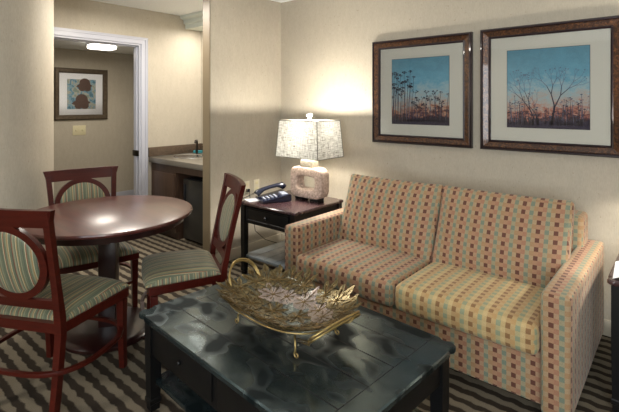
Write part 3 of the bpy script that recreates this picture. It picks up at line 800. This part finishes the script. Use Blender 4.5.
# ------------------------------------------------------------------ dining chairs
def make_chair():
    root = empty('dining_chair')
    RY, FYY = -.20, .215; wr, wf = .196, .238
    def back_y(z, x=0):          # leaning back line with a slight hollow
        t = max(0, (z-.42)/.56); return RY - .115*t**1.15 - .022*(1-(x/.24)**2)*min(1, t*2)
    # rear posts
    for s in (-1, 1):
        bm = BM(); secs = []
        for z, dx, wd in ((0, .0, .034), (.15, 0, .036), (.38, 0, .042), (.46, 0, .044), (.6, .006, .040), (.75, .014, .038), (.90, .024, .040), (.978, .03, .042)):
            yb = RY - .045*max(0, 1-z/.4)**1.3 if z < .42 else back_y(z, .24)
            x = s*(wr+dx); h = wd*.42; dp = .0145 if z > .5 else .018
            secs.append([(x-h, yb-dp, z), (x+h, yb-dp, z), (x+h, yb+dp, z), (x-h, yb+dp, z)])
        sweep(bm, secs); link('leg', bm, M['cherry'], root)
    # crest rail (curved)
    def curved_rail(z0, z1, hw0, hw1, th, nm):
        bm = BM(); secs = []
        for k in range(17):
            t = -1+2*k/16
            xa, xb = hw0*t, hw1*t
            secs.append([(xa, back_y(z0, xa)-th/2, z0), (xa, back_y(z0, xa)+th/2, z0), (xb, back_y(z1, xb)+th/2, z1), (xb, back_y(z1, xb)-th/2, z1)])
        sweep(bm, secs); return link(nm, bm, M['cherry'], root, auto=30)
    curved_rail(.905, .985, .232, .256, .026, 'crest_rail')
    curved_rail(.505, .55, .20, .20, .024, 'lower_rail')
    # oval ring and padded panel
    cz, rx, rz = .728, .190, .186; bw = .034
    bm = BM(); n = 56; secs = []
    for k in range(n):
        a = 2*PI*k/n; c, s_ = math.cos(a), math.sin(a); sec = []
        for (r_, dy) in ((0, -.012), (0, .012), (-bw, .012), (-bw, -.012)):
            x = (rx+r_)*c; z = cz+(rz+r_)*s_; sec.append((x, back_y(z, x)+dy, z))
        secs.append(sec)
    sweep(bm, secs, closed=True); link('back_ring', bm, M['cherry'], root, auto=40)
    bm = BM(); nr = 8; prv = {}
    for side in (-1, 1):
        rings = []
        for i in range(nr+1):
            f = math.sin(PI/2*i/nr); g = math.cos(PI/2*i/nr); ring = []
            for k in range(n):
                a = 2*PI*k/n; x = (rx-bw+.002)*f*math.cos(a); z = cz+(rz-bw+.002)*f*math.sin(a)
                ring.append(bm.verts.new((x, back_y(z, x)+side*(.006+.020*g**.8), z)))
            rings.append(ring)
        for a_, b_ in zip(rings, rings[1:]):
            for k in range(n):
                bm.faces.new((a_[k], a_[(k+1) % n], b_[(k+1) % n], b_[k]))
    bmesh.ops.remove_doubles(bm, verts=bm.verts, dist=.0004)
    link('back_pad', bm, M['stripe'], root, smooth=True)
    # seat frame: trapezoid with bowed front
    def outline(ins=0, n_=14):
        p = [(-wr-.012+ins, RY-.012+ins), (wr+.012-ins, RY-.012+ins)]
        p.append((wf+.02-ins, FYY-.02))
        for k in range(n_+1):
            a = PI/2*(k/n_)*2; t = 1-2*k/n_; x = (wf+.02-ins)*t
            p.append((x*1.0, FYY+.01-ins*.5+.014*(1-t*t)+.0))
        p.append((-wf-.02+ins, FYY-.02))
        return p
    bm = BM(); prism(bm, outline(), .386, .432); link('seat_frame', bm, M['cherry'], root, auto=40)
    # seat cushion
    bm = BM(); n = 14
    def seat_pt(u, v):
        y = RY+.015 + (v*.5+.5)*(FYY-RY+.012); w = wr + (wf-wr)*(v*.5+.5) + .012
        y += .014*(1-u*u)*max(0, v)
        return u*w, y
    def h(u, v): return .446 + .048*(max(0, 1-abs(u)**3.5)*max(0, 1-abs(v)**3.5))**.55
    def hh(u, v): return .438 + .058*(max(0, 1-abs(u)**4)*max(0, 1-abs(v)**4))**.5
    G = []; q = 18
    pr = lambda i: math.sin(PI/2*(-1+2*i/q))
    for i in range(q+1):
        G.append([bm.verts.new((*seat_pt(pr(i), pr(k)), hh(pr(i), pr(k)))) for k in range(q+1)])
    for i in range(q):
        for k in range(q): bm.faces.new((G[i][k], G[i+1][k], G[i+1][k+1], G[i][k+1]))
    bd = [G[i][0] for i in range(q+1)] + [G[q][k] for k in range(1, q+1)] + [G[i][q] for i in range(q-1, -1, -1)] + [G[0][k] for k in range(q-1, 0, -1)]
    lo = [bm.verts.new((v.co.x, v.co.y, .4322)) for v in bd]
    for k in range(len(bd)): bm.faces.new((bd[k], bd[(k+1) % len(bd)], lo[(k+1) % len(bd)], lo[k]))
    bm.faces.new(lo)
    link('seat', bm, M['stripe'], root, smooth=True)
    # front legs
    for s in (-1, 1):
        bm = BM(); secs = []
        for z, k, dy in ((0, .70, .012), (.15, .78, .004), (.30, .92, 0), (.38, 1, 0)):
            hs = .021*k; x = s*(wf-.004); y = FYY-.018+dy
            secs.append([(x-hs, y-hs, z), (x+hs, y-hs, z), (x+hs, y+hs, z), (x-hs, y+hs, z)])
        sweep(bm, secs); link('leg', bm, M['cherry'], root)
    # oval hoop stretcher
    bm = BM(); secs = []; n = 48
    for k in range(n):
        a = 2*PI*k/n; c, s_ = math.cos(a), math.sin(a); sec = []
        for dr, dz in ((-.010, -.009), (.010, -.009), (.012, 0), (.010, .009), (-.010, .009)):
            sec.append(((.290+dr)*math.copysign(abs(c)**.72, c)*(1-.0*s_), -.012+(.265+dr)*math.copysign(abs(s_)**.72, s_), .225+dz))
        secs.append(sec)
    sweep(bm, secs, closed=True); link('hoop_stretcher', bm, M['cherry'], root, auto=50)
    return root
def place(o, lat, dep, fl, fd, label):
    x, y = cw(lat, dep); l = math.hypot(fl, fd); wx, wy = cw(fl/l, fd/l)
    o.location = (x, y, 0); o.rotation_euler = (0, 0, math.atan2(-wx, wy)); tag(o, label, 'chair', 'dining chairs round the table'); return o
ch0 = make_chair()
ch1 = copy_tree(ch0); ch2 = copy_tree(ch0)
place(ch0, -1.300, 2.275, .21, .978, 'nearest cherry dining chair, cut off by the left edge, its oval back towards us')
place(ch1, -1.525, 3.08, .62, -.80, 'cherry dining chair on the far side of the round table facing us')
place(ch2, -.783, 2.775, -.925, -.38, 'cherry dining chair seen side-on between the round table and side table')

ch1.scale.z = ch2.scale.z = .972

# ------------------------------------------------------------------ gold leaf tray
tr = tag(empty('leaf_tray', (-1.33, 1.40, CH), math.radians(-4)), 'gold openwork leaf tray with two loop handles on the coffee table', 'tray')
TA, TB = .305, .215
def dish(x, y):
    r = (abs(x/TA)**2.6 + abs(y/TB)**2.6)**(1/2.6)
    return .066 + .070*min(r, 1.35)**2.4
def leaf_shape(n=72):
    out = []
    for k in range(n):
        a = -PI + 2*PI*k/n        # a=0 is the tip
        lobes = [(0, 1, .42), (.80, .90, .38), (-.80, .90, .38), (1.62, .74, .40), (-1.62, .74, .40), (2.45, .52, .4), (-2.45, .52, .4)]
        r = .52
        for c, l, w in lobes: r = max(r, l*(1-.48*min(1, abs(a-c)/w)**1.2))
        r *= 1+.05*math.sin(21*a); out.append((r*math.cos(a), r*math.sin(a)))
    return out
LS = leaf_shape()
def make_leaf(cx, cy, ang, size, mat, lift):
    def pt(u, v, off=0):
        x = cx + size*(u*math.cos(ang)-v*math.sin(ang)); y = cy + size*(u*math.sin(ang)+v*math.cos(ang))
        return Vector((x, y, dish(x, y)+lift+off))
    bm = BM(); th = .0016; n = len(LS); lay = []
    for off in (0, th):
        rings = []
        for f in (.33, .66, 1):
            rings.append([bm.verts.new(pt(u*f, v*f, off)) for u, v in LS])
        c = bm.verts.new(pt(0, 0, off)); lay.append((c, rings))
        for k in range(n): bm.faces.new((c, rings[0][k], rings[0][(k+1) % n]))
        for a, b in zip(rings, rings[1:]):
            for k in range(n):
                if (a is rings[0] and k % 6 in (1, 2, 4)) or (a is rings[1] and k % 9 in (3, 5)): continue      # openwork
                bm.faces.new((a[k], b[k], b[(k+1) % n], a[(k+1) % n]))
    o1, o2 = lay[0][1][-1], lay[1][1][-1]
    for k in range(n): bm.faces.new((o1[k], o1[(k+1) % n], o2[(k+1) % n], o2[k]))
    lf = link('leaf', bm, mat, tr, auto=50)
    bm = BM()
    for c, l in ((0, .95), (.80, .84), (-.80, .84), (1.62, .68), (-1.62, .68), (2.45, .46), (-2.45, .46)):
        P = [(l*t*math.cos(c), l*t*math.sin(c)) for t in (0, .33, .66, 1)]
        tube(bm, [pt(u, v, th+.0006) for u, v in P], [.0024, .002, .0015, .0008], 5)
        for t in (.4, .62):
            for s in (-1, 1):
                bx_, by_ = l*t*math.cos(c), l*t*math.sin(c); ln = .20*l
                tube(bm, [pt(bx_, by_, th+.0004), pt(bx_+ln*math.cos(c+s*.6), by_+ln*math.sin(c+s*.6), th+.0004)], [.0013, .0007], 4)
    link('leaf_vein', bm, M['vein'], lf)
rnd = random.Random(3)
spec = []
# rim leaves pointing outward, a second ring inside them, and a few in the middle
for k in range(20):
    a = 2*PI*(k+.5)/20; c, s = math.cos(a), math.sin(a)
    spec.append((.262*math.copysign(abs(c)**.72, c), .178*math.copysign(abs(s)**.72, s), math.atan2(s*1.35, c) + rnd.uniform(-.25, .25), rnd.uniform(.075, .09), 0))
for k in range(12):
    a = 2*PI*k/12; c, s = math.cos(a), math.sin(a)
    spec.append((.175*math.copysign(abs(c)**.8, c), .112*math.copysign(abs(s)**.8, s), math.atan2(s, c) + rnd.uniform(-.4, .4), rnd.uniform(.085, .10), 1))
for x, y in ((-.07, -.02), (.05, .02), (.0, -.05)): spec.append((x, y, rnd.uniform(0, 6.28), .085, 2))
for k, (x, y, a, s, ring) in enumerate(spec):
    make_leaf(x, y, a, s, M['leaf_pink'] if ring == 1 and y > .02 else M['leaf'], .0028*(k % 2) + (.003, -.001, -.004)[ring])
# wire rim under the leaves
bm = BM(); pts = []
for k in range(49):
    a = 2*PI*k/48; c, s = math.cos(a), math.sin(a); x = TA*.93*math.copysign(abs(c)**.77, c); y = TB*.93*math.copysign(abs(s)**.77, s); pts.append((x, y, dish(x, y)-.005))
tube(bm, pts, .0035, 6); link('wire_rim', bm, M['gold'], tr, smooth=True)
# handles: double loops at the two short ends
for s in (-1, 1):
    bm = BM()
    for o_ in (0, .010):
        P = []
        for k in range(17):
            a = PI*k/16; y = -(.085 if s < 0 else .135)*math.cos(a); q = math.sin(a)
            P.append((s*(.275+o_*.4+.062*q), y*(1+.15*q), .110-o_+(.115*q**.8 if s < 0 else .055*q)))
        tube(bm, P, .0046, 8)
        for e in (-1, 1): tube(bm, [(s*.275, e*(.085 if s < 0 else .135), .110-o_), (s*.262, e*(.08 if s < 0 else .12), .09-o_), (s*.18, e*.10, .066-o_)], [.0046, .004, .003], 8)
    link('handle', bm, M['gold'], tr, smooth=True)
# scroll feet
for sx in (-1, 1):
    for sy in (-1, 1):
        bm = BM(); cx, cy = sx*.18, sy*.115; P = [(cx-sx*.012, cy-sy*.01, .078), (cx, cy, .06), (cx+sx*.006, cy+sy*.004, .04), (cx+sx*.004, cy+sy*.004, .024)]
        for k in range(12):
            a = PI*.95 + k*.5; r = .013*(1-k/16)
            P.append((cx+sx*(.014+r*math.cos(a)), cy+sy*.006, .0165+r*math.sin(a)))
        tube(bm, P, [.0046]*4+[.0040-.0001*k for k in range(12)], 8); link('foot', bm, M['gold'], tr, smooth=True)

# ------------------------------------------------------------------ unseen ceiling fixtures, added to brighten the room
def added_flush_light(x, y, label, e, col=(1, .93, .83)):
    t = tag(empty('added_ceiling_light', (x, y, CEIL)), label, 'ceiling light')
    bm = BM(); lathe(bm, [(.01, 0), (.19, 0), (.19, -.02), (.01, -.02)], 40); link('light_rim', bm, M['white_trim'], t, auto=40)
    bm = BM(); lathe(bm, [(.175, -.02), (.165, -.05), (.12, -.075), (.06, -.088), (.005, -.09)], 40); link('diffuser', bm, M['glow_soft'], t, smooth=True)
    ld = bpy.data.lights.new('added_fixture_light', 'AREA'); ld.shape = 'DISK'; ld.size = .34; ld.energy = e; ld.color = col
    o = bpy.data.objects.new('added_fixture_light', ld); COL.objects.link(o); o.parent = t; o.location = (0, 0, -.1)
M['glow_soft'] = emis('added_light_diffuser', (1, .94, .84), 5)
added_flush_light(-2.85, -1.2, 'added round flush ceiling light left of the viewer, above the frame', 27)
added_flush_light(1.4, -1.2, 'added round flush ceiling light right of the viewer, above the frame', 27)

added_flush_light(-3.7, 2.0, 'added round flush ceiling light before the kitchenette, above the frame', 22)
def area(name, loc, rot, sx, sy, e, col):
    ld = bpy.data.lights.new(name, 'AREA'); ld.shape = 'RECTANGLE'; ld.size = sx; ld.size_y = sy; ld.energy = e; ld.color = col
    o = bpy.data.objects.new(name, ld); COL.objects.link(o); o.location = loc; o.rotation_euler = rot; return o
area('added_window_light', ((WX0+WX1)/2, FY-.12, (WZ0+WZ1)/2), (PI/2, 0, 0), WX1-WX0, WZ1-WZ0, 105, (.9, .96, 1))  # fill light added behind the unseen window opening
area('hall_ceiling_light', (-5.35, 2.42, 2.08), (0, 0, 0), .22, .32, 8, (1, .92, .8))
area('soffit_light', (-3.85, 3.12, 2.34), (0, 0, 0), 1.1, .1, 15, (1, .94, .85))

w = bpy.data.worlds.new('daylight'); S.world = w; w.use_nodes = True
bg = w.node_tree.nodes['Background']; bg.inputs[0].default_value = (.75, .87, 1, 1); bg.inputs[1].default_value = 1.0

# ------------------------------------------------------------------ camera
cd = bpy.data.cameras.new('camera'); cam = bpy.data.objects.new('camera', cd); COL.objects.link(cam)
cam.location = (0, 0, EYE); cam.rotation_euler = (PI/2, 0, YAW)
cd.sensor_width = 36; cd.lens = FPX/619*36; cd.shift_y = -(206-103.5)/619; cd.clip_start = .05
S.camera = cam
vs = S.view_settings
vs.view_transform = 'Standard'; vs.look = 'None'; vs.exposure = .42; vs.gamma = 1; vs.use_curve_mapping = False
